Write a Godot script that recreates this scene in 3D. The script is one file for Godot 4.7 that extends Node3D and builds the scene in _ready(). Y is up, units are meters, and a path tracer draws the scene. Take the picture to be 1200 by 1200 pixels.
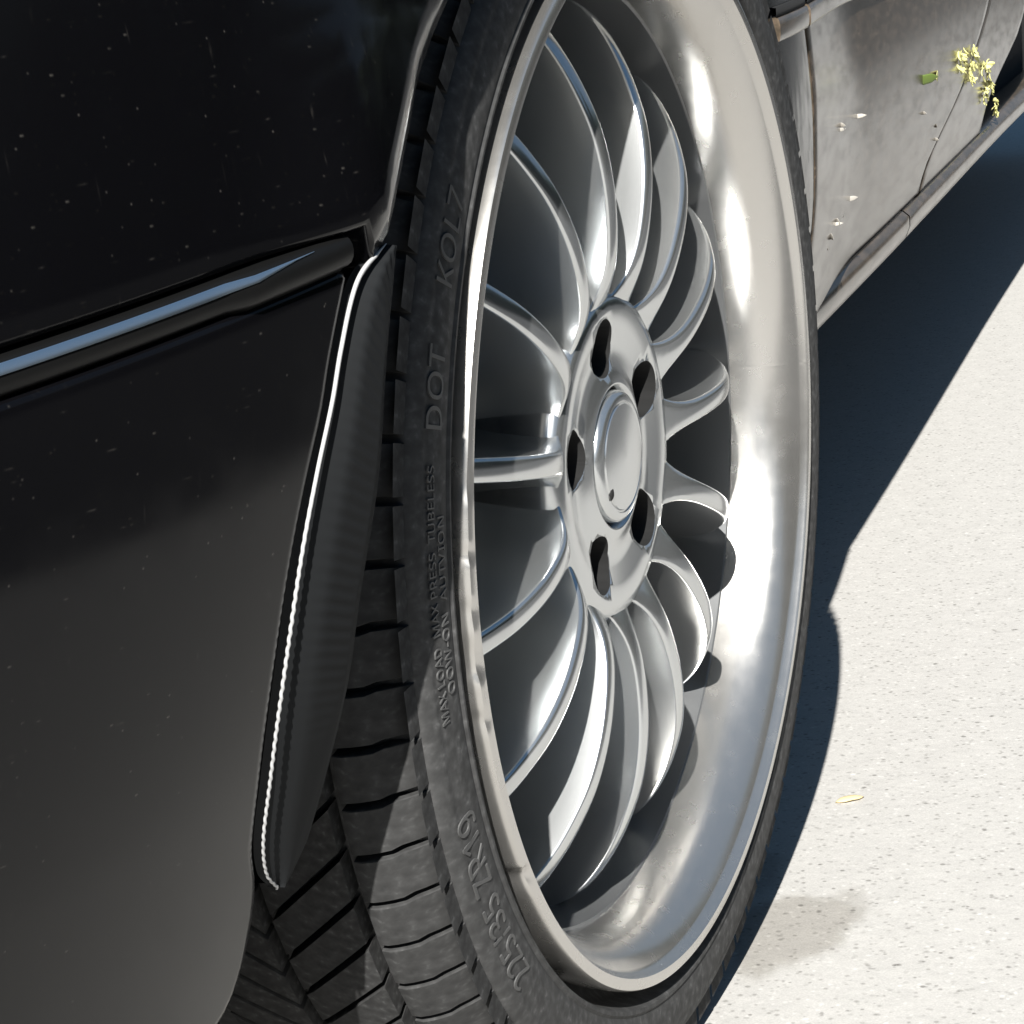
extends Node3D

# Close view of the front wheel of a parked black car. Units are metres; x runs
# rearwards along the car, y is up, z points out of the car's left side.
const WR := 0.300                 # tyre radius
const HUB := Vector3(0, 0.300, 0) # wheel centre, in the plane of the rim lip
var rng := RandomNumberGenerator.new()
var wn := Vector3(-0.09241, -0.01736, 0.99557)   # wheel axis (steered and cambered)
var M := {}

# ---------------------------------------------------------------- helpers
func tag(o: Node, label := "", category := "", group := "", kind := "") -> Node:
	if label != "": o.set_meta("label", label)
	if category != "": o.set_meta("category", category)
	if group != "": o.set_meta("group", group)
	if kind != "": o.set_meta("kind", kind)
	return o

func base(called: String, at := Vector3.ZERO, parent: Node = self) -> Node3D:
	var o := Node3D.new()
	o.name = called
	parent.add_child(o, true)
	o.position = at
	return o

func mi(called: String, mesh: Mesh, mat: Material, parent: Node = self) -> MeshInstance3D:
	var o := MeshInstance3D.new()
	o.name = called
	o.mesh = mesh
	o.material_override = mat
	parent.add_child(o, true)
	return o

func st_new() -> SurfaceTool:
	var st := SurfaceTool.new()
	st.begin(Mesh.PRIMITIVE_TRIANGLES)
	st.set_smooth_group(0)
	return st

func st_end(st: SurfaceTool) -> ArrayMesh:
	st.index()
	st.generate_normals()
	return st.commit()

# rows of points, seen from outside: columns run to the right, rows run upwards
func grid(st: SurfaceTool, g: Array, flip := false, closed := false) -> void:
	var nr := g.size()
	for i in nr - 1:
		var a: PackedVector3Array = g[i]
		var b: PackedVector3Array = g[i + 1]
		var n := a.size()
		for j in (n if closed else n - 1):
			var k := (j + 1) % n
			if flip:
				for p in [a[j], a[k], b[k], a[j], b[k], b[j]]: st.add_vertex(p)
			else:
				for p in [a[j], b[k], a[k], a[j], b[j], b[k]]: st.add_vertex(p)

# turned shape round the local z axis; profile points are (radius, z).
# seen from +z with the profile running inwards the faces point to +z
func lathe(st: SurfaceTool, prof: Array, segs := 128, a0 := 0.0, a1 := TAU, scuff := false) -> void:
	var nz := FastNoiseLite.new()
	nz.frequency = 9.0
	nz.fractal_octaves = 2
	nz.seed = 5
	# split the profile at sharp corners so that smoothing stops there
	var start := 0
	for i in range(1, prof.size()):
		var sharp := i == prof.size() - 1
		if not sharp:
			var d0: Vector2 = (prof[i] - prof[i - 1]).normalized()
			var d1: Vector2 = (prof[i + 1] - prof[i]).normalized()
			sharp = d0.dot(d1) < 0.72
		if sharp:
			st.set_smooth_group(start % 30)
			var rows := []
			for k in range(start, i + 1):
				var row := PackedVector3Array()
				for s in segs + 1:
					var t := a0 + (a1 - a0) * s / segs
					var pr: Vector2 = prof[k]
					if scuff and pr.x > 0.2395:      # kerb rash along the lip
						var dg := rad_to_deg(t)
						var f := maxf(smoothstep(166, 172, dg) * (1 - smoothstep(190, 196, dg)), smoothstep(205, 209, dg) * (1 - smoothstep(221, 227, dg)))
						var nn := maxf(0.0, nz.get_noise_2d(t, 0.0) + 0.12) * f
						pr -= Vector2(0.0024, 0.0028) * nn
					row.append(Vector3(pr.x * cos(t), pr.x * sin(t), pr.y))
				rows.append(row)
			grid(st, rows)
			start = i
	st.set_smooth_group(0)

func tube(st: SurfaceTool, path: PackedVector3Array, radius: float, twist: float, segs := 8) -> void:
	var rows := []
	for i in path.size():
		var t := (path[mini(i + 1, path.size() - 1)] - path[maxi(i - 1, 0)]).normalized()
		var u := t.cross(Vector3(0, 0, 1)).normalized()
		var w := t.cross(u)
		var row := PackedVector3Array()
		for s in segs:
			var a := TAU * s / segs
			var q := float(i) / (path.size() - 1)
			var r := radius * smoothstep(-0.02, 0.05, q) * (1.0 - 0.35 * q) * (1.0 + 0.28 * smoothstep(0.3, 0.55, q) * sin(a + q * TAU * twist))
			row.append(path[i] + (u * cos(a) + w * sin(a)) * r)
		rows.append(row)
	grid(st, rows, true, true)

func box(st: SurfaceTool, lo: Vector3, hi: Vector3) -> void:
	st.set_smooth_group(-1)
	var c := []
	for k in 8: c.append(Vector3(hi.x if k & 1 else lo.x, hi.y if k & 2 else lo.y, hi.z if k & 4 else lo.z))
	for f in [[4, 5, 7, 6], [1, 0, 2, 3], [5, 1, 3, 7], [0, 4, 6, 2], [6, 7, 3, 2], [0, 1, 5, 4]]:
		for k in [0, 2, 1, 0, 3, 2]: st.add_vertex(c[f[k]])
	st.set_smooth_group(0)

func interp(x: float, pts: Array) -> float:   # smooth curve through (x, value) points
	if x <= pts[0].x: return pts[0].y
	for i in pts.size() - 1:
		if x <= pts[i + 1].x:
			var p0: Vector2 = pts[maxi(i - 1, 0)]
			var p1: Vector2 = pts[i]
			var p2: Vector2 = pts[i + 1]
			var p3: Vector2 = pts[mini(i + 2, pts.size() - 1)]
			var d := p2.x - p1.x
			var m1 := (p2.y - p0.y) / (p2.x - p0.x) * d
			var m2 := (p3.y - p1.y) / (p3.x - p1.x) * d
			var u := (x - p1.x) / d
			return p1.y * (2*u*u*u - 3*u*u + 1) + m1 * (u*u*u - 2*u*u + u) + p2.y * (3*u*u - 2*u*u*u) + m2 * (u*u*u - u*u)
	return pts[-1].y

# ---------------------------------------------------------------- materials
func noise_tex(freq: float, size: int, ramp: Array, kind := FastNoiseLite.TYPE_SIMPLEX_SMOOTH, oct := 4, sd := 1, normal := false, bump := 2.0) -> NoiseTexture2D:
	var n := FastNoiseLite.new()
	n.noise_type = kind
	n.frequency = freq
	n.fractal_octaves = oct
	n.seed = sd
	var t := NoiseTexture2D.new()
	t.width = size
	t.height = size
	t.seamless = true
	t.noise = n
	if normal:
		t.as_normal_map = true
		t.bump_strength = bump
	elif ramp.size():
		var g := Gradient.new()
		var offs := PackedFloat32Array()
		var cols := PackedColorArray()
		for r in ramp:
			offs.append(r[0])
			cols.append(r[1])
		g.offsets = offs
		g.colors = cols
		t.color_ramp = g
	return t

func mat(color: Color, rough: float, metal := 0.0) -> StandardMaterial3D:
	var m := StandardMaterial3D.new()
	m.albedo_color = color.linear_to_srgb()
	m.roughness = rough
	m.metallic = metal
	return m

func grey(v: float) -> Color: return Color(v, v, v)

func tri(m: StandardMaterial3D, scale: float, world := false) -> void:
	m.uv1_triplanar = true
	m.uv1_world_triplanar = world
	m.uv1_scale = Vector3.ONE * scale

func materials() -> void:
	var paint := mat(grey(1), 1.0)
	paint.albedo_texture = dust_texture()
	paint.roughness_texture = noise_tex(0.02, 512, [[0.0, grey(0.10)], [0.5, grey(0.15)], [1.0, grey(0.24)]], FastNoiseLite.TYPE_SIMPLEX, 5, 7)
	paint.metallic_specular = 0.32
	tri(paint, 3.0)
	M.paint = paint
	var door := mat(grey(1), 1.0)
	door.albedo_texture = noise_tex(0.04, 512, [[0.0, Color(0.23, 0.205, 0.175)], [0.5, Color(0.30, 0.265, 0.225)], [0.8, Color(0.36, 0.315, 0.27)], [1.0, Color(0.48, 0.43, 0.37)]], FastNoiseLite.TYPE_SIMPLEX, 5, 5)
	door.roughness_texture = noise_tex(0.02, 512, [[0.0, grey(0.14)], [0.5, grey(0.17)], [1.0, grey(0.22)]], FastNoiseLite.TYPE_SIMPLEX, 5, 9)
	tri(door, 3.0)
	door.metallic_specular = 0.3
	door.uv1_scale = Vector3(0.9, 5.0, 5.0)
	M.dusty_paint = door
	M.black = mat(grey(0.004), 0.9)
	M.black_plastic = mat(grey(0.006), 0.4)
	M.black_plastic.metallic_specular = 0.25
	M.trim_plastic = mat(Color(0.012, 0.013, 0.014), 0.8)
	M.trim_plastic.metallic_specular = 0.25
	M.bead = mat(grey(0.4), 0.5, 0.0)
	M.chrome = mat(grey(0.9), 0.28, 1.0)
	var rubber := mat(grey(1), 1.0)
	rubber.albedo_texture = noise_tex(0.03, 512, [[0.0, grey(0.2)], [0.5, grey(0.25)], [0.8, grey(0.3)], [1.0, grey(0.42)]], FastNoiseLite.TYPE_SIMPLEX, 5, 11)
	rubber.roughness = 0.65
	rubber.metallic_specular = 0.25
	tri(rubber, 8.0)
	M.rubber = rubber
	var tread := mat(grey(1), 1.0)
	tread.albedo_texture = noise_tex(0.03, 512, [[0.0, grey(0.19)], [0.5, grey(0.23)], [0.75, grey(0.26)], [1.0, grey(0.36)]], FastNoiseLite.TYPE_SIMPLEX, 5, 13)
	tread.roughness = 0.8
	tread.metallic_specular = 0.2
	tri(tread, 8.0)
	M.tread = tread
	M.letters = mat(grey(0.065), 0.55)
	var pol := mat(Color(0.57, 0.555, 0.53), 1.0, 0.9)
	pol.roughness_texture = noise_tex(0.02, 512, [[0.0, grey(0.22)], [0.6, grey(0.26)], [1.0, grey(0.31)]], FastNoiseLite.TYPE_SIMPLEX, 5, 15)
	tri(pol, 6.0)
	M.polished = pol
	var sil := mat(Color(0.62, 0.635, 0.64), 0.2, 0.91)
	M.silver = sil
	M.barrel = mat(Color(0.2, 0.205, 0.21), 0.3, 0.6)
	M.scuffed = mat(Color(0.8, 0.78, 0.7), 0.35, 0.7)
	M.dark_metal = mat(grey(0.05), 0.5, 0.4)
	M.brake = mat(grey(0.1), 0.45, 0.8)
	var gnd := StandardMaterial3D.new()
	gnd.roughness = 0.95
	gnd.vertex_color_use_as_albedo = true
	gnd.albedo_texture = pavement_texture()
	tri(gnd, 1.6, true)
	gnd.normal_enabled = true
	gnd.normal_texture = noise_tex(0.09, 512, [], FastNoiseLite.TYPE_SIMPLEX, 4, 21, true, 3.0)
	gnd.normal_scale = 0.06
	M.pavement = gnd
	M.asphalt = mat(grey(0.05), 0.9)
	M.hedge = mat(Color(0.02, 0.03, 0.014), 0.9)
	M.chip = mat(Color(0.62, 0.5, 0.28), 0.8)
	M.blossom = mat(Color(0.66, 0.64, 0.26), 0.7)
	M.white_chip = mat(Color(0.75, 0.73, 0.66), 0.7)
	M.fleck = mat(Color(0.5, 0.47, 0.42), 0.7)
	M.leaf = mat(Color(0.14, 0.2, 0.04), 0.6)

func dust_texture() -> ImageTexture:      # black lacquer with specks of dust
	var s := 512
	var im := Image.create(s, s, false, Image.FORMAT_RGB8)
	im.fill(Color(0.035, 0.035, 0.04))
	var r := RandomNumberGenerator.new()
	r.seed = 31
	for k in 1500:
		var v := 0.06 + 0.30 * pow(r.randf(), 3.0)
		var x := r.randi() % s
		var y := r.randi() % s
		im.set_pixel(x, y, Color(v, v * 0.96, v * 0.9))
		if r.randf() < 0.3: im.set_pixel((x + 1) % s, y, Color(v, v * 0.96, v * 0.9) * 0.8)
	im.generate_mipmaps()
	return ImageTexture.create_from_image(im)

func pavement_texture() -> ImageTexture:
	var s := 1024
	var im := Image.create(s, s, false, Image.FORMAT_RGB8)
	var r := RandomNumberGenerator.new()
	r.seed = 4
	var big := FastNoiseLite.new()
	big.frequency = 0.02
	for y in s:
		for x in s:
			var v := 0.80 + r.randf_range(-0.035, 0.035) + 0.02 * big.get_noise_2d(x, y)
			im.set_pixel(x, y, Color(v, v * 0.987, v * 0.965))
	for k in 12000:      # grains of the aggregate
		var c := Vector2(r.randf() * s, r.randf() * s)
		var q := r.randf_range(1.0, 2.6)
		var up := r.randf() < 0.35
		var d := r.randf_range(0.03, 0.08) if up else -r.randf_range(0.03, 0.14) * (1.0 if r.randf() < 0.8 else 1.6)
		for yy in range(-3, 4):
			for xx in range(-3, 4):
				var f := 1.0 - smoothstep(q - 0.8, q + 0.4, Vector2(xx, yy * r.randf_range(0.9, 1.1)).length())
				if f > 0:
					var px := posmod(int(c.x) + xx, s)
					var py := posmod(int(c.y) + yy, s)
					var o := im.get_pixel(px, py)
					im.set_pixel(px, py, Color(o.r + d * f, o.g + d * f, o.b + d * f))
	im.generate_mipmaps()
	return ImageTexture.create_from_image(im)

# ---------------------------------------------------------------- car body
func body_z(x: float, y: float) -> float:
	var rho := Vector2(x, y - 0.3).length()
	var d := maxf(0.0, -0.36 - x)
	var zf := -0.004 - 0.2 * d - 0.8 * d * d
	var yf := y + 0.085 * d
	if yf > 0.458:
		zf += -0.10 * (yf - 0.458) - 0.6 * (yf - 0.458) * (yf - 0.458) + 0.4 * maxf(0.0, yf - 0.525) * (1.0 - smoothstep(0.35, 0.42, rho))
	elif yf < 0.445:
		var dy := 0.445 - yf
		zf += -0.02 * dy - (1.2 * dy * dy if dy < 0.165 else 0.03267 + 0.396 * (dy - 0.165))
	var zr := -0.004 - 0.024 * smoothstep(0.36, 0.8, x) - 0.006 * smoothstep(0.8, 2.0, x)
	if y < 0.37: zr -= (0.37 - y) * (0.37 - y) * 1.0
	if y > 0.42: zr -= 0.05 * (y - 0.42) + 0.2 * (y - 0.42) * (y - 0.42)
	var z := lerpf(zf, zr, smoothstep(-0.2, 0.25, x))
	if yf > 0.452 and x < 0.3:
		z += (-0.003 + 0.010 * (1.0 - smoothstep(0.395, 0.45, rho))) * smoothstep(0.3, 0.0, x)
	return z

# a sheet of bodywork: a grid of (x, y) points put on the body's surface with
# its four edges rolled inwards. edge = roll radius [left, right, bottom, top]
func panel(called: String, g: Array, edge: Array, m: Material, parent: Node, lift := 0.0) -> MeshInstance3D:
	var nr := g.size()
	var nc: int = g[0].size()
	var rows := []
	for ii in range(-4, nr + 4):
		var i := clampi(ii, 0, nr - 1)
		var row := PackedVector3Array()
		for jj in range(-4, nc + 4):
			var j := clampi(jj, 0, nc - 1)
			var p: Vector2 = g[i][j]
			var off := Vector2.ZERO
			var dz := 0.0
			for side in 2:
				var over: int = 0
				var e := 0.0
				var nrm := Vector2.ZERO
				if side == 0:
					over = maxi(-jj, jj - nc + 1)
					if over <= 0: continue
					e = edge[0] if jj < 0 else edge[1]
					var tg: Vector2 = g[mini(i + 1, nr - 1)][j] - g[maxi(i - 1, 0)][j]
					nrm = Vector2(tg.y, -tg.x).normalized() * (-1.0 if jj < 0 else 1.0)
				else:
					over = maxi(-ii, ii - nr + 1)
					if over <= 0: continue
					e = edge[2] if ii < 0 else edge[3]
					var tg: Vector2 = g[i][mini(j + 1, nc - 1)] - g[i][maxi(j - 1, 0)]
					nrm = Vector2(-tg.y, tg.x).normalized() * (-1.0 if ii < 0 else 1.0)
				var a := minf(over, 3.0) * PI / 6
				if e > 0.015:      # soft return lip
					off += nrm * e * [0.0, 0.5, 0.9, 1.15, 1.15][over]
					dz -= e * [0.0, 0.045, 0.16, 0.6, 2.0][over]
				else:
					off += nrm * e * sin(a)
					dz -= e * (1 - cos(a)) + (0.016 if over == 4 else 0.0)
			var z := body_z(p.x, p.y)
			row.append(Vector3(p.x + off.x, p.y + off.y, z + lift + dz))
		rows.append(row)
	var st := st_new()
	grid(st, rows)
	return mi(called, st_end(st), m, parent)

func sweep_profile(path: PackedVector3Array, prof: Array) -> Array:   # prof: (dz, dy), path along x
	var rows := []
	for q in prof:
		var row := PackedVector3Array()
		for p in path: row.append(p + Vector3(0, q.y, q.x))
		rows.append(row)
	return rows

func polyline(pts: Array, n: int) -> Array:    # n points evenly along a polyline
	var l := [0.0]
	for i in pts.size() - 1: l.append(l[-1] + (pts[i + 1] - pts[i]).length())
	var out := []
	var k := 0
	for i in n:
		var s: float = l[-1] * i / (n - 1)
		while k < pts.size() - 2 and l[k + 1] < s: k += 1
		out.append(pts[k].lerp(pts[k + 1], clampf((s - l[k]) / (l[k + 1] - l[k]), 0, 1)))
	return out

func gap_x(y: float) -> float:      # front edge of the door
	return interp(y, [Vector2(0.25, 0.375), Vector2(0.298, 0.402), Vector2(0.356, 0.458), Vector2(0.411, 0.482), Vector2(0.452, 0.486), Vector2(0.8, 0.486)])

func rear_x(y: float) -> float:     # rear edge of the door
	return interp(y, [Vector2(0.28, 1.14), Vector2(0.305, 1.19), Vector2(0.349, 1.45), Vector2(0.415, 1.73), Vector2(0.5, 1.86), Vector2(0.8, 1.9)])

func rear_arch_x(y: float) -> float:
	return interp(y, [Vector2(0.28, 1.66), Vector2(0.313, 1.72), Vector2(0.335, 1.844), Vector2(0.37, 2.08), Vector2(0.45, 2.3), Vector2(0.8, 2.5)])

func build_car() -> Node3D:
	var car := base("parked_car")
	tag(car, "black car with a front wheel turned out beside sunlit pale pavement", "car")
	# front fender, running from the bumper over the wheel to the door
	var ain := []
	for k in 121:
		var deg := lerpf(156.6, -4.0, k / 120.0)
		var a := deg_to_rad(deg)
		var r := interp(deg, [Vector2(-4, 0.376), Vector2(30, 0.374), Vector2(90, 0.358), Vector2(130, 0.340), Vector2(139.6, 0.346), Vector2(144.7, 0.361), Vector2(148.6, 0.371), Vector2(152.8, 0.384), Vector2(155.5, 0.394), Vector2(156.8, 0.400)])
		r += 0.004
		ain.append(Vector2(r * cos(a), 0.3 + r * sin(a)))
	var outer := [Vector2(-0.95, 0.413), Vector2(-0.95, 0.80), Vector2(0.484, 0.80)]
	for k in 20:
		var y := lerpf(0.78, 0.283, k / 19.0)
		outer.append(Vector2(gap_x(y) - 0.003, y))
	var corner := polyline([outer[0], outer[1]], 25) + polyline([outer[1], outer[2]], 66).slice(1) + polyline(outer.slice(2), 32).slice(1)
	var g := []
	for k in 121:
		var a: Vector2 = ain[k]
		var b: Vector2 = corner[k]
		var row := []
		for j in 31:
			row.append(a.lerp(b, pow(1.0 - j / 30.0, 1.6)))
		g.append(row)
	# rows run over the arch from front to rear
	panel("front_fender", g, [0.003, 0.018, 0.003, 0.003], M.paint, car)
	# bumper side below the moulding
	g = []
	for k in 60:
		var y := lerpf(0.13, 0.4435, k / 59.0)
		var r := interp(y, [Vector2(0.13, 0.452), Vector2(0.16, 0.427), Vector2(0.1838, 0.394), Vector2(0.1904, 0.3854), Vector2(0.2025, 0.3802), Vector2(0.2128, 0.3792), Vector2(0.2262, 0.3796), Vector2(0.2396, 0.3830), Vector2(0.2542, 0.3898), Vector2(0.2750, 0.3953), Vector2(0.3009, 0.4015), Vector2(0.3335, 0.4067), Vector2(0.3612, 0.4091), Vector2(0.3848, 0.4086), Vector2(0.4050, 0.4061), Vector2(0.4204, 0.4060), Vector2(0.4378, 0.404), Vector2(0.45, 0.402)])
		var x1 := -sqrt(r * r - (y - 0.3) * (y - 0.3))
		var row := []
		for j in 31:
			var x := lerpf(-0.95, x1, 1.0 - pow(1.0 - j / 30.0, 1.6))
			row.append(Vector2(x, y + 0.09 * (x + 0.36) * k / 59.0))
		g.append(row)
	panel("front_bumper", g, [0.003, 0.004, 0.003, 0.003], M.paint, car)
	# moulding between fender and bumper
	var path := PackedVector3Array()
	for k in 60:
		var x := lerpf(-0.95, -0.377, k / 59.0)
		path.append(Vector3(x, 0.4515 + 0.088 * (x + 0.375), body_z(x, 0.446) ))
	var st := st_new()
	var prof := [Vector2(-0.02, -0.0070), Vector2(-0.001, -0.0068)]
	for k in 9:
		var a := lerpf(-PI / 2, PI / 2, k / 8.0)
		prof.append(Vector2(0.0040 * cos(a), -0.0005 + 0.0052 * sin(a)))
	prof.append(Vector2(-0.02, 0.0048))
	grid(st, sweep_profile(path, prof))
	st.set_smooth_group(-1)
	var endc := path[-1]
	for k in prof.size() - 1:
		for p in [endc, endc + Vector3(0, prof[k + 1].y, prof[k + 1].x), endc + Vector3(0, prof[k].y, prof[k].x)]: st.add_vertex(p)
	var rows := []
	var mould := mi("bumper_moulding", st_end(st), M.black_plastic, car)
	st = st_new()
	path.resize(58)
	prof = []
	for k in 7:
		var a := lerpf(deg_to_rad(14), deg_to_rad(50), k / 6.0)
		prof.append(Vector2(0.0046 * cos(a), -0.0005 + 0.0057 * sin(a)))
	rows = sweep_profile(path, prof)
	for k in path.size():
		var f := smoothstep(0.0, 4.5, path.size() - 1.0 - k)
		for i in rows.size(): rows[i][k] = rows[rows.size() - 1][k].lerp(rows[i][k], 0.05 + 0.95 * f)
	grid(st, rows)
	mi("chrome_strip", st_end(st), M.chrome, mould)
	# dark channel behind the panel gaps
	st = st_new()
	rows = []
	for k in 12:
		var y := lerpf(0.40, 0.475, k / 11.0)
		var row := PackedVector3Array()
		for j in 40:
			var x := lerpf(-0.95, -sqrt(0.375 * 0.375 - (y - 0.3) * (y - 0.3)), j / 39.0)
			row.append(Vector3(x, y, body_z(x, 0.45) - 0.012 - 0.25 * maxf(0, 0.445 - y)))
		rows.append(row)
	grid(st, rows)
	mi("moulding_channel", st_end(st), M.black, car)
	# ribbed arch trim behind the bumper edge, with its bright edge bead
	g = []
	var bead := PackedVector3Array()
	st = st_new()
	rows = []
	for k in 241:
		var t := k / 240.0
		var deg := lerpf(156.9, 191.0, t)
		var a := deg_to_rad(deg)
		var ro := interp(deg, [Vector2(156.7, 0.3772), Vector2(158.4, 0.3927), Vector2(159.8, 0.3986), Vector2(162.6, 0.4015), Vector2(164.8, 0.4020), Vector2(167.9, 0.4041), Vector2(171.3, 0.4046), Vector2(175.2, 0.4022), Vector2(179.9, 0.3970), Vector2(183.7, 0.3908), Vector2(186.8, 0.3854), Vector2(189.2, 0.3776), Vector2(190.9, 0.3677)])
		var ri := interp(deg, [Vector2(156.7, 0.3755), Vector2(158.4, 0.3765), Vector2(162.5, 0.3770), Vector2(168.4, 0.3692), Vector2(174.6, 0.3651), Vector2(182.1, 0.3548), Vector2(189.0, 0.3534), Vector2(191.0, 0.3666)])
		var row := PackedVector3Array()
		for j in 13:
			var u := j / 12.0
			var r := lerpf(ro - 0.001, ri, u)
			var x := r * cos(a)
			var y := 0.3 + r * sin(a)
			var rib := 0.0003 * sin((t * 2.2 - u * 0.10) * TAU * 22.0) * smoothstep(0.25, 0.45, u) * (1.0 - smoothstep(0.8, 1.0, u)) * (1.0 - smoothstep(0.5, 0.8, t))
			var dip := -0.003 * (1.0 - smoothstep(0.0, 0.3, u)) + 0.0035 * smoothstep(0.2, 0.4, u)
			row.append(Vector3(x, y, body_z(x, minf(y, 0.4449)) + dip + rib))
		var lastp := row[12]
		row.append(lastp + Vector3(0.003, 0, -0.004))
		row.append(lastp + Vector3(0.003, 0, -0.04))
		rows.append(row)
		bead.append(Vector3(ro * cos(a), 0.3 + ro * sin(a), body_z(ro * cos(a), minf(0.3 + ro * sin(a), 0.4449)) + 0.0012))
	grid(st, rows, true)
	var trim := mi("wheel_arch_trim", st_end(st), M.trim_plastic, car)
	st = st_new()
	var fine := PackedVector3Array()
	for k in 901:
		var s := k / 900.0 * 240.0
		var i := mini(int(s), 239)
		fine.append(bead[i].lerp(bead[i + 1], s - i))
	tube(st, fine, 0.0008, 64.0)
	mi("edge_bead", st_end(st), M.bead, trim)
	# wheel housing
	st = st_new()
	lathe(st, [Vector2(0.384, -0.085), Vector2(0.384, -0.12), Vector2(0.380, -0.34), Vector2(0.10, -0.345)], 72, deg_to_rad(-30), deg_to_rad(215))
	var liner := mi("wheel_housing", st_end(st), M.black, car)
	liner.position = HUB
	# body shell: closes the car behind the panels
	st = st_new()
	box(st, Vector3(-0.93, 0.16, -1.55), Vector3(-0.44, 0.78, -0.42))
	box(st, Vector3(0.41, 0.245, -1.55), Vector3(1.6, 0.78, -0.085))
	box(st, Vector3(1.6, 0.40, -1.55), Vector3(4.2, 0.78, -0.12))
	box(st, Vector3(1.62, 0.258, -1.55), Vector3(4.2, 0.77, -0.085))
	box(st, Vector3(-0.42, 0.66, -1.55), Vector3(0.40, 0.78, -0.10))
	box(st, Vector3(-0.44, 0.2, -1.55), Vector3(0.41, 0.655, -0.36))
	mi("body_shell", st_end(st), M.black, car)
	st = st_new()
	rows = []
	for j in 9:
		var row := PackedVector3Array()
		for k in 40:
			var x := lerpf(-0.95, 3.2, k / 39.0)
			var u := j / 8.0
			row.append(Vector3(x, 0.80 + 0.05 * sin(u * PI * 0.5), body_z(clampf(x, -0.95, 2.0), 0.80) - 0.004 - u * 0.75))
		rows.append(row)
	grid(st, rows)
	mi("bonnet", st_end(st), M.paint, car)
	# door
	g = []
	for k in 50:
		var y := lerpf(0.284, 0.795, k / 49.0)
		var row := []
		for j in 50: row.append(Vector2(lerpf(gap_x(y) + 0.006, rear_x(y), j / 49.0), y))
		g.append(row)
	var door := panel("front_door", g, [0.003, 0.003, 0.004, 0.004], M.dusty_paint, car)
	# rear quarter between the door and the rear wheel
	g = []
	for k in 40:
		var y := lerpf(0.284, 0.795, k / 39.0)
		var row := []
		for j in 20: row.append(Vector2(lerpf(rear_x(y) + 0.014, rear_arch_x(y), j / 19.0), y))
		g.append(row)
	panel("rear_quarter", g, [0.003, 0.008, 0.004, 0.004], M.dusty_paint, car)
	# sill: two lengths
	for part in [[0.388, 1.045], [1.05, 4.2]]:
		path = PackedVector3Array()
		for k in 40:
			var x := lerpf(part[0], part[1], k / 39.0)
			path.append(Vector3(x, 0.002 * x, body_z(clampf(x, 0.85, 2.0), 0.28)))
		st = st_new()
		grid(st, sweep_profile(path, [Vector2(-0.06, 0.244), Vector2(-0.022, 0.245), Vector2(-0.006, 0.248), Vector2(0.001, 0.254), Vector2(0.005, 0.264), Vector2(0.005, 0.272), Vector2(0.0, 0.2765), Vector2(-0.012, 0.279), Vector2(-0.03, 0.2795)]))
		mi("sill", st_end(st), M.dusty_paint, car)
	# mouldings on the fender end and the door
	for part in [[0.36, gap_x(0.46) - 0.004], [gap_x(0.46) + 0.007, 1.85]]:
		path = PackedVector3Array()
		for k in 40:
			var x := lerpf(part[0], part[1], k / 39.0)
			path.append(Vector3(x, 0.462 + 0.006 * x, body_z(x, 0.465)))
		st = st_new()
		prof = [Vector2(-0.01, 0.0)]
		for k in 9:
			var a := lerpf(-PI / 2, PI / 2, k / 8.0)
			prof.append(Vector2(0.0008 + 0.0028 * pow(maxf(cos(a), 0.0), 0.5), 0.007 + 0.007 * sin(a)))
		prof.append(Vector2(-0.01, 0.014))
		grid(st, sweep_profile(path, prof))
		st.set_smooth_group(-1)
		for k in prof.size() - 2:
			for p in [Vector2(-0.01, 0.0), prof[k + 1], prof[k + 2]]: st.add_vertex(path[0] + Vector3(0, p.y, p.x))
		var dm := mi("side_moulding", st_end(st), M.dusty_paint, car)
		st = st_new()
		grid(st, sweep_profile(path, [Vector2(0.0012, 0.0141), Vector2(0.0016, 0.0145), Vector2(0.0016, 0.0195), Vector2(-0.001, 0.0200)]))
		mi("gasket", st_end(st), M.black, dm)
	return car

# ---------------------------------------------------------------- wheel
const PITCH := 80
func side_z(r: float) -> float:       # the sidewall's outline
	return interp(r, [Vector2(0.2425, -0.004), Vector2(0.250, -0.0016), Vector2(0.257, -0.0004), Vector2(0.265, -0.0004), Vector2(0.272, -0.0010), Vector2(0.279, -0.0036), Vector2(0.285, -0.0082), Vector2(0.291, -0.0158), Vector2(0.2955, -0.0248), Vector2(0.2995, -0.040)])

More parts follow.
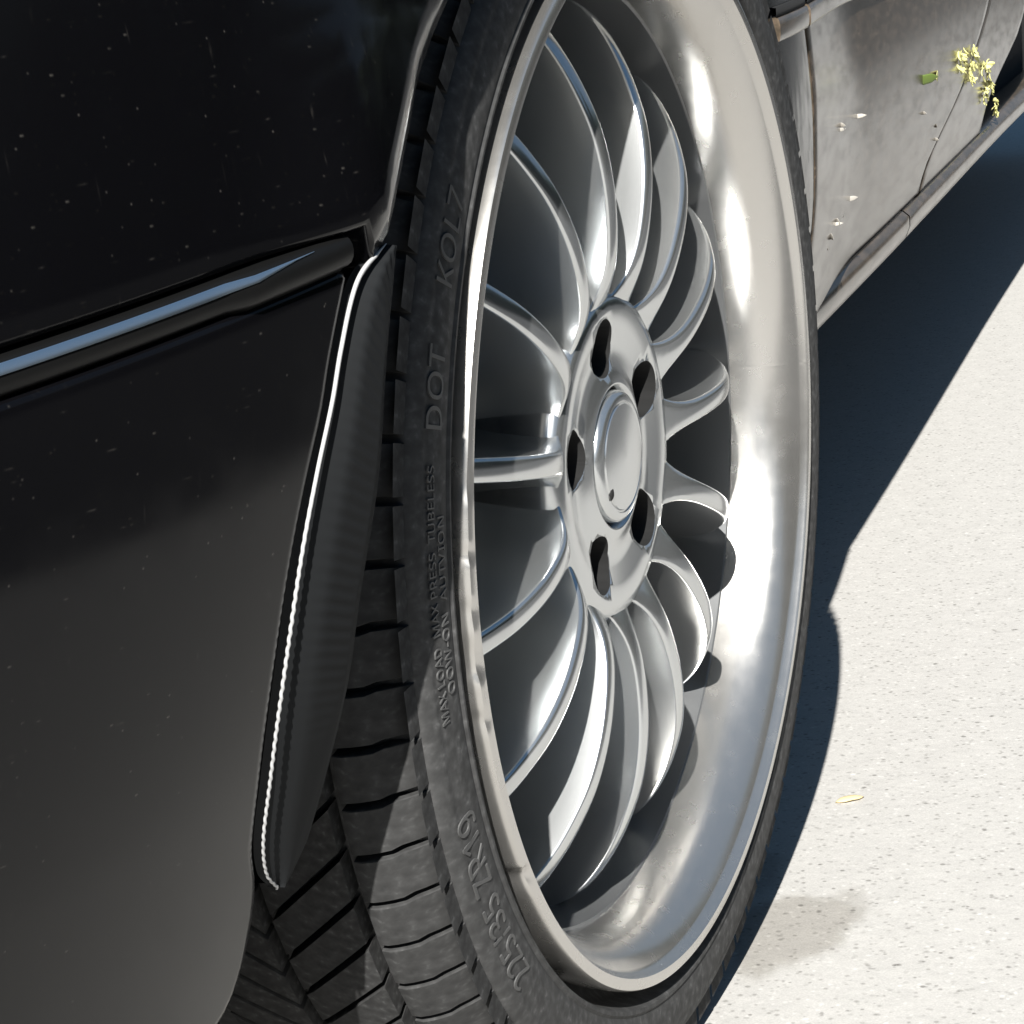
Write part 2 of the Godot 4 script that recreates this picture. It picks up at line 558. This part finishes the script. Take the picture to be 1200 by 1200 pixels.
func ring_text(txt: String, size: float, deg: float, r0: float, parent: Node, called := "lettering", stretch := 1.0) -> void:
	var tm := TextMesh.new()
	tm.text = txt
	var f := SystemFont.new()
	f.font_names = PackedStringArray(["Droid Sans"])
	f.font_weight = 400
	tm.font = f
	tm.font_size = 64
	tm.pixel_size = size / 46.0
	tm.depth = 0.0006
	tm.curve_step = 2.0
	tm.horizontal_alignment = HORIZONTAL_ALIGNMENT_LEFT
	tm.vertical_alignment = VERTICAL_ALIGNMENT_BOTTOM
	var arr := tm.get_mesh_arrays()
	var vs: PackedVector3Array = arr[Mesh.ARRAY_VERTEX]
	var nv: PackedVector3Array = arr[Mesh.ARRAY_NORMAL]
	var a0 := deg_to_rad(deg)
	for i in vs.size():
		var v := vs[i]
		var r := r0 + v.y
		var a := a0 - v.x * stretch / r0
		vs[i] = Vector3(r * cos(a), r * sin(a), side_z(r) + v.z + 0.0002)
		var n := nv[i]
		nv[i] = Vector3(n.y * cos(a) + n.x * sin(a), n.y * sin(a) - n.x * cos(a), n.z)
	arr[Mesh.ARRAY_VERTEX] = vs
	arr[Mesh.ARRAY_NORMAL] = nv
	arr[Mesh.ARRAY_TANGENT] = null
	var m := ArrayMesh.new()
	m.add_surface_from_arrays(Mesh.PRIMITIVE_TRIANGLES, arr)
	mi(called, m, M.letters, parent)

func tread_block(z0: float, z1: float, skew: float, step: float) -> ArrayMesh:
	# one block of the tread at angle 0; skew turns its inner end round the tyre
	var half := PI / PITCH - 0.0056
	var rows := []
	var zs := []
	var n := 8
	for k in n + 1: zs.append(lerpf(z0, z1, k / float(n)))
	var st := st_new()
	var prof := []     # across the block: (fraction of half, radial drop)
	prof = [Vector2(-1.0, -0.007), Vector2(-1.0, -0.0008), Vector2(-0.97, 0.0), Vector2(0.97, 0.0), Vector2(1.0, -0.0008), Vector2(1.0, -0.007)]
	for q in prof:
		var row := PackedVector3Array()
		for k in n + 1:
			var z: float = zs[k]
			var r := 0.2995
			if z > -0.040:
				r = 0.2995 - 0.0172 * pow(clampf((z + 0.040) / 0.0340, 0, 1), 2.1)
			var a: float = q.x * half + skew * (z - z0) + (step if k >= 4 else 0.0)
			var drop: float = q.y
			if k == n and z1 < -0.03: drop = minf(q.y, -0.0008)
			if k == 0 and z0 > -0.012: drop = maxf(q.y, -0.002)
			row.append(Vector3((r + drop) * cos(a), (r + drop) * sin(a), z))
		rows.append(row)
	for i in rows.size() - 1:
		st.set_smooth_group(2 + i)
		grid(st, [rows[i], rows[i + 1]])
	# end walls
	st.set_smooth_group(1)
	for e in [0, n]:
		var top := PackedVector3Array()
		var bot := PackedVector3Array()
		for i in prof.size():
			var p: Vector3 = rows[i][e]
			top.append(p)
			var q2 := Vector2(p.x, p.y).normalized() * 0.2915
			bot.append(Vector3(q2.x, q2.y, p.z))
		grid(st, [bot, top], e == n)
	return st_end(st)

func spoke_mesh() -> ArrayMesh:
	var front := [Vector2(0.064, -0.031), Vector2(0.073, -0.025), Vector2(0.086, -0.0185), Vector2(0.10, -0.015), Vector2(0.12, -0.0135), Vector2(0.137, -0.0142), Vector2(0.155, -0.0172), Vector2(0.17, -0.0222), Vector2(0.185, -0.029), Vector2(0.20, -0.0385), Vector2(0.211, -0.049), Vector2(0.2185, -0.062)]
	var rows := []
	var n := 34
	for k in n + 1:
		var r := lerpf(0.066, 0.2185, k / float(n))
		var zf := interp(r, front)
		var w := 0.0052 + 0.0112 * exp(-maxf(0.0, r - 0.069) / 0.0085) + 0.0016 * smoothstep(0.18, 0.2185, r)
		var zb := lerpf(-0.088, -0.118, (r - 0.066) / 0.1525)
		var row := PackedVector3Array()
		var half := []
		half.append(Vector2(0.0, zf + 0.0006))
		half.append(Vector2(w * 0.55, zf + 0.0004))
		half.append(Vector2(w * 0.86, zf - 0.0002))
		half.append(Vector2(w * 0.97, zf - 0.0009))
		half.append(Vector2(w * 1.0, zf - 0.0022))
		half.append(Vector2(w * 1.0 + 0.0008, zf - 0.010))
		half.append(Vector2(w + 0.0025, lerpf(zf, zb, 0.45)))
		half.append(Vector2(w + 0.0055, lerpf(zf, zb, 0.78)))
		half.append(Vector2(w + 0.009, zb))
		for i in range(half.size() - 1, 0, -1): row.append(Vector3(r, -half[i].x, half[i].y))
		for h in half: row.append(Vector3(r, h.x, h.y))
		rows.append(row)
	var st := st_new()
	grid(st, rows, true)
	return st_end(st)

func build_wheel(car: Node3D) -> void:
	var wheel := base("front_wheel", HUB, car)
	var h := Vector3.UP.cross(wn).normalized()
	wheel.basis = Basis(h, wn.cross(h), wn)
	# tyre carcass
	var st := st_new()
	var prof := [Vector2(0.2915, -0.23), Vector2(0.2915, -0.034), Vector2(0.2860, -0.020), Vector2(0.2818, -0.0060)]
	for r in [0.2805, 0.278, 0.276, 0.2745]: prof.append(Vector2(r, side_z(r)))
	prof += [Vector2(0.2735, side_z(0.2735) - 0.0004), Vector2(0.2718, side_z(0.2718) - 0.0004)]
	for r in [0.269, 0.262, 0.257]: prof.append(Vector2(r, side_z(r)))
	prof += [Vector2(0.2550, -0.0010), Vector2(0.2537, 0.0000), Vector2(0.2520, -0.0002), Vector2(0.2510, -0.0016), Vector2(0.2490, -0.014), Vector2(0.2450, -0.0190), Vector2(0.238, -0.021)]
	lathe(st, prof, 240)
	mi("tyre", st_end(st), M.rubber, wheel)
	var ribs := [[-0.0060, -0.0355, 0.0, 0.004], [-0.0405, -0.079, -9.0, 0.0], [-0.084, -0.122, 9.0, 0.0]]
	for rb in ribs:
		var bm := tread_block(rb[0], rb[1], rb[2] * 0.35, rb[3])
		for k in PITCH:
			var b := mi("tread_block", bm, M.tread, wheel)
			b.rotation.z = TAU * (k + 0.4) / PITCH
	# writing on the sidewall
	ring_text("DOT", 0.0115, 165.5, 0.2585, wheel)
	ring_text("KOL7", 0.0115, 154.0, 0.2585, wheel)
	ring_text("225/35 ZR19", 0.0125, 219.0, 0.2585, wheel)
	ring_text("OOW-ON  AUTVION", 0.0055, 187.0, 0.2580, wheel)
	ring_text("MAX LOAD  MAX PRESS  TUBELESS", 0.0034, 189.0, 0.2664, wheel)
	# rim
	st = st_new()
	lathe(st, [Vector2(0.238, -0.020), Vector2(0.2425, -0.016), Vector2(0.2432, -0.003), Vector2(0.2430, 0.0005), Vector2(0.2422, 0.0024), Vector2(0.2405, 0.0030), Vector2(0.2370, 0.0028), Vector2(0.2360, 0.0016), Vector2(0.2352, -0.0012), Vector2(0.2335, -0.0024), Vector2(0.2305, -0.0042), Vector2(0.2270, -0.0078), Vector2(0.2242, -0.0125), Vector2(0.2220, -0.019), Vector2(0.2202, -0.028), Vector2(0.2194, -0.036)], 720, 0.0, TAU, true)
	mi("rim", st_end(st), M.polished, wheel)
	st = st_new()
	lathe(st, [Vector2(0.2194, -0.036), Vector2(0.2180, -0.0365), Vector2(0.2170, -0.06), Vector2(0.215, -0.12), Vector2(0.205, -0.145), Vector2(0.203, -0.23)], 128)
	mi("inner_barrel", st_end(st), M.barrel, wheel)
	var sm := spoke_mesh()
	for k in 15:
		var s := mi("spoke", sm, M.silver, wheel)
		s.rotation.z = deg_to_rad(1.3 + 24.0 * k)
	# hub with five lug holes
	var comb := CSGCombiner3D.new()
	comb.name = "hub"
	wheel.add_child(comb, true)
	var hub := CSGPolygon3D.new()
	hub.name = "hub_disc"
	hub.mode = CSGPolygon3D.MODE_SPIN
	hub.spin_degrees = 360
	hub.spin_sides = 96
	hub.smooth_faces = true
	hub.polygon = PackedVector2Array([Vector2(0.030, -0.075), Vector2(0.0775, -0.075), Vector2(0.0775, -0.034), Vector2(0.0762, -0.0275), Vector2(0.0735, -0.0245), Vector2(0.068, -0.0238), Vector2(0.060, -0.0248), Vector2(0.052, -0.0268), Vector2(0.045, -0.0272), Vector2(0.039, -0.0255), Vector2(0.0345, -0.0238), Vector2(0.0335, -0.0238), Vector2(0.0325, -0.030), Vector2(0.030, -0.040)])
	hub.rotation.x = PI / 2
	hub.rotate_object_local(Vector3.UP, 0.37)
	hub.material = M.silver
	comb.add_child(hub, true)
	for k in 5:
		var c := CSGCylinder3D.new()
		c.name = "lug_hole"
		c.operation = CSGShape3D.OPERATION_SUBTRACTION
		c.radius = 0.0136
		c.height = 0.08
		c.sides = 40
		c.material = M.black
		c.rotation.x = PI / 2
		var a := deg_to_rad(169.3 - 72.0 * k)
		c.position = Vector3(0.0523 * cos(a), 0.0523 * sin(a), -0.03)
		comb.add_child(c, true)
	for k in 5:
		var a := deg_to_rad(169.3 - 72.0 * k)
		st = st_new()
		lathe(st, [Vector2(0.0095, -0.08), Vector2(0.0092, -0.060), Vector2(0.0075, -0.058), Vector2(0.0001, -0.058)], 6)
		var b := mi("lug_bolt", st_end(st), M.dark_metal, wheel)
		b.position = Vector3(0.0523 * cos(a), 0.0523 * sin(a), 0)
	st = st_new()
	lathe(st, [Vector2(0.0300, -0.05), Vector2(0.0310, -0.026), Vector2(0.0308, -0.0238), Vector2(0.0298, -0.0222), Vector2(0.0282, -0.0212), Vector2(0.0262, -0.0210), Vector2(0.0258, -0.0216), Vector2(0.0250, -0.0216), Vector2(0.0245, -0.0207), Vector2(0.015, -0.0196), Vector2(0.0001, -0.0192)], 72)
	mi("centre_cap", st_end(st), M.silver, wheel)
	st = st_new()
	var slot := []
	for i in 7:
		var t := i / 6.0
		var row := PackedVector3Array()
		for j in 10:
			var a := TAU * j / 10
			row.append(Vector3(0.0022 * sin(PI * t) * cos(a), 0.007 * (t - 0.5), 0.0009 * sin(PI * t) * sin(a)))
		slot.append(row)
	grid(st, slot, false, true)
	var ps := mi("pry_slot", st_end(st), M.black, wheel)
	ps.position = Vector3(-0.0195, -0.0135, -0.0206)
	ps.rotation.z = -0.6
	# brake behind the spokes
	st = st_new()
	lathe(st, [Vector2(0.203, -0.20), Vector2(0.16, -0.205), Vector2(0.0001, -0.206)], 64)
	mi("brake_shield", st_end(st), M.black, wheel)
	st = st_new()
	lathe(st, [Vector2(0.150, -0.172), Vector2(0.150, -0.152), Vector2(0.148, -0.150), Vector2(0.085, -0.150), Vector2(0.083, -0.13), Vector2(0.078, -0.118), Vector2(0.0001, -0.118)], 72)
	mi("brake_disc", st_end(st), M.brake, wheel)

# ---------------------------------------------------------------- ground
func build_ground() -> void:
	var xs := [-300.0, -80.0, -20.0, -6.0, -2.0, -1.0, -0.5, -0.2]
	var x := -0.1
	while x < 0.62:
		xs.append(x)
		x += 0.005
	xs += [0.8, 1.2, 2.0, 4.0, 8.0, 20.0, 80.0, 300.0]
	var zs := [-300.0, -80.0, -20.0, -6.0, -2.0, -1.0, -0.4]
	var z := -0.15
	while z < 0.3:
		zs.append(z)
		z += 0.005
	zs += [0.5, 1.0, 2.0, 4.0, 8.0, 20.0, 80.0, 300.0]
	var nz := FastNoiseLite.new()
	nz.frequency = 14.0
	nz.fractal_octaves = 3
	var st := st_new()
	for i in zs.size() - 1:
		for j in xs.size() - 1:
			var q := [Vector3(xs[j], 0, zs[i + 1]), Vector3(xs[j + 1], 0, zs[i + 1]), Vector3(xs[j + 1], 0, zs[i]), Vector3(xs[j], 0, zs[i])]
			for k in [0, 2, 1, 0, 3, 2]:
				var p: Vector3 = q[k]
				var f := 0.0
				if absf(p.x) < 1 and absf(p.z) < 0.4:
					var d := Vector2((p.x - 0.165) / 0.060, (p.z - 0.012) / 0.036)
					d.x -= 0.25 * d.y
					f = 1.0 - smoothstep(0.75, 1.1, d.length() + 0.45 * nz.get_noise_2d(p.x, p.z * 2.0))
					var d2 := Vector2((p.x - 0.245) / 0.04, (p.z + 0.02) / 0.016)
					f = maxf(f, 0.7 * (1.0 - smoothstep(0.5, 1.1, d2.length() + 0.5 * nz.get_noise_2d(p.x + 3, p.z * 2.0))))
				st.set_color(Color(0.69, 0.69, 0.685).lerp(Color(0.48, 0.47, 0.45), f))
				st.set_normal(Vector3.UP)
				st.add_vertex(p)
	var road := st_new()
	grid(road, [PackedVector3Array([Vector3(-300, 0.004, 300), Vector3(300, 0.004, 300)]), PackedVector3Array([Vector3(-300, 0.004, 0.74), Vector3(300, 0.004, 0.74)])])
	tag(mi("road", st_end(road), M.asphalt), "dark asphalt road running past the pale pavement strip", "", "", "structure")
	st.index()
	tag(mi("pavement", st.commit(), M.pavement), "sunlit pale concrete pavement with dark speckles and a damp stain", "", "", "structure")

func build_hedge() -> void:
	# dense hedge along the far side of the road, which the dark paint mirrors
	var nz := FastNoiseLite.new()
	nz.frequency = 0.55
	nz.fractal_octaves = 5
	nz.seed = 8
	var rows := []
	for i in 41:
		var t := i / 40.0
		var row := PackedVector3Array()
		for j in 261:
			var x := lerpf(-26.0, 26.0, j / 260.0)
			var n := nz.get_noise_2d(x, t * 6.0)
			var n2 := nz.get_noise_2d(x * 0.6 + 40.0, 3.0)
			var hh := 2.0 + 0.9 * n2
			var y := hh * minf(1.0, t * 1.25)
			var zz := 5.2 - 0.9 * n + 2.0 * maxf(0.0, t - 0.8) * 5.0 + 0.25 * t
			row.append(Vector3(x, y + (0.5 * n if t > 0.75 else 0.0), zz))
		rows.append(row)
	var st := st_new()
	grid(st, rows, true)
	tag(mi("hedge", st_end(st), M.hedge), "dense dark green hedge along the far side of the road", "hedge", "", "stuff")

func chip_mesh(l: float, w: float) -> ArrayMesh:
	var rows := []
	for i in 9:
		var t := i / 8.0
		var ww := w * maxf(0.0, sin(PI * t)) * (1.0 + 0.15 * sin(t * 9.0))
		var row := PackedVector3Array()
		for j in 8:
			var a := TAU * j / 8
			row.append(Vector3((t - 0.5) * l, 0.0008 + minf(0.0011, ww * 0.4) * sin(a) + 0.001 * sin(t * PI), ww * cos(a)))
		rows.append(row)
	var st := st_new()
	grid(st, rows, true, true)
	return st_end(st)

func blossom_mesh(r: float, sd: int) -> ArrayMesh:
	# a crumpled cluster of small petals lying against the paint
	var g := RandomNumberGenerator.new()
	g.seed = sd
	var st := st_new()
	for k in 16:
		var a := g.randf() * TAU
		var d := r * sqrt(g.randf())
		var c := Vector3(d * cos(a) * 2.6, d * sin(a), 0.002 + 0.003 * g.randf())
		var u := Vector3(g.randf_range(-1, 1), g.randf_range(-1, 1), g.randf_range(-0.4, 0.4)).normalized() * r * g.randf_range(0.3, 0.55)
		var w := u.cross(Vector3(g.randf_range(-0.5, 0.5), g.randf_range(-0.5, 0.5), 1)).normalized() * u.length() * 0.6
		var n := u.cross(w).normalized() * 0.0008
		st.set_smooth_group(k % 30)
		var rows := []
		for i in 4:
			var row := PackedVector3Array()
			var t := i / 3.0
			for j in 6:
				var b := TAU * j / 6
				row.append(c + u * (2 * t - 1) + (w * cos(b) + n * (sin(b) * 1.0)) * sin(PI * clampf(t, 0.12, 0.88)) + n * 1.5 * sin(t * PI))
			rows.append(row)
		grid(st, rows, false, true)
	return st_end(st)

func _ready() -> void:
	rng.seed = 12
	# camera
	var cam := Camera3D.new()
	cam.name = "camera"
	add_child(cam)
	cam.transform = Transform3D(Basis(Vector3(0.2780006, -0.08137601, 0.95712779), Vector3(0.23762606, 0.97126208, 0.01355853), Vector3(-0.93072527, 0.22366923, 0.2893485)), Vector3(-1.14133745, 0.54944893, 0.27845476))
	cam.fov = 22.2413
	cam.near = 0.02
	cam.far = 1000.0
	cam.current = true
	# sky
	var env := Environment.new()
	env.background_mode = Environment.BG_SKY
	var sky := Sky.new()
	var sm := ProceduralSkyMaterial.new()
	sm.sky_top_color = Color(0.36, 0.56, 0.76)
	sm.sky_horizon_color = Color(0.74, 0.82, 0.90)
	sm.sky_curve = 0.26
	sm.ground_bottom_color = Color(0.5, 0.48, 0.45)
	sm.ground_horizon_color = Color(0.6, 0.6, 0.6)
	sm.sky_energy_multiplier = 0.5
	sky.sky_material = sm
	env.sky = sky
	env.tonemap_mode = Environment.TONE_MAPPER_LINEAR
	env.tonemap_exposure = 2.1
	env.sdfgi_enabled = true
	env.ssao_enabled = true
	env.ssil_enabled = true
	var we := WorldEnvironment.new()
	we.name = "world_environment"
	we.environment = env
	add_child(we)
	# sun: high, from the car's front and a little outside it
	var sun := DirectionalLight3D.new()
	sun.name = "sun"
	add_child(sun)
	sun.light_energy = 1.6
	sun.light_color = Color(1.0, 0.99, 0.97)
	sun.light_angular_distance = 0.5
	sun.shadow_enabled = true
	var to_sun := Vector3(-1.27, 1.0, 0.215).normalized()
	sun.look_at_from_position(to_sun * 10.0, Vector3.ZERO, Vector3(1, 0, 0))
	materials()
	build_ground()
	build_hedge()
	var car := build_car()
	build_wheel(car)
	# litter
	var c := mi("wood_chip", chip_mesh(0.02, 0.0045), M.chip)
	c.position = Vector3(0.37, 0.0, 0.0105)
	c.rotation.y = -0.95
	tag(c, "small pale yellow wood chip lying on the pavement by the wheel's shadow", "wood chip")
	var spots := [[Vector2(1.440, 0.3733), 1.0], [Vector2(1.541, 0.3673), 1.0], [Vector2(1.517, 0.3539), 0.8], [Vector2(1.648, 0.3486), 1.0], [Vector2(1.719, 0.3267), 0.9], [Vector2(1.656, 0.3214), 0.7], [Vector2(1.79, 0.295), 0.9]]
	var words := ["yellow blossom stuck left of the door's rear gap", "yellow blossom stuck on the rear quarter at the top of its trail", "small yellow blossom lying just right of the door gap under the topmost", "yellow blossom in the middle of the trail on the rear quarter", "pale yellow blossom low on the rear quarter above the sill", "smallest yellow blossom of the trail right of the door gap", "pale blossom caught at the sill below the rear quarter"]
	for k in spots.size():
		var p: Vector2 = spots[k][0]
		var b := mi("blossom", blossom_mesh(0.011 * spots[k][1], 40 + k), M.blossom)
		b.position = Vector3(p.x, p.y, body_z(p.x, p.y))
		tag(b, words[k], "blossom", "yellow blossoms stuck on the car's side")
	for k in 2:
		var p := Vector2(1.158, 0.3788) if k == 0 else Vector2(1.241, 0.3752)
		var l := mi("leaf", chip_mesh(0.06, 0.005), M.leaf if k == 0 else M.blossom)
		l.position = Vector3(p.x, p.y, body_z(p.x, p.y) + 0.001)
		l.scale = Vector3(1, 0.4, 1)
		l.rotation = Vector3(PI / 2, 0, 0.25 if k == 0 else -0.1)
		tag(l, "small green leaf stuck on the dusty door" if k == 0 else "yellowish leaf stuck beside the green leaf on the door", "leaf")
	var flecks := [Vector2(0.775, 0.3835), Vector2(0.672, 0.3872), Vector2(0.665, 0.3843), Vector2(1.148, 0.3509), Vector2(1.242, 0.3185), Vector2(1.244, 0.3306), Vector2(0.721, 0.3296), Vector2(0.681, 0.3237), Vector2(0.615, 0.3254), Vector2(0.581, 0.3219), Vector2(0.563, 0.3166), Vector2(0.624, 0.3264), Vector2(0.734, 0.3231)]
	var fm := chip_mesh(0.016, 0.0022)
	for p in flecks:
		var f := mi("petal_fleck", fm, M.fleck)
		f.position = Vector3(p.x, p.y, body_z(p.x, p.y) - 0.0008)
		f.rotation = Vector3(PI / 2, 0, rng.randf_range(-0.6, 0.9))
		f.scale = Vector3(1.5, 0.35, 1.1) * rng.randf_range(0.6, 1.1)
		var where := "low down near the door's front edge" if p.y < 0.332 and p.x < 1.0 else ("higher up near the door's front edge" if p.x < 1.0 else "just ahead of the door's rear gap")
		tag(f, "tiny whitish petal fleck on the door " + where, "petal", "whitish petal flecks " + where)
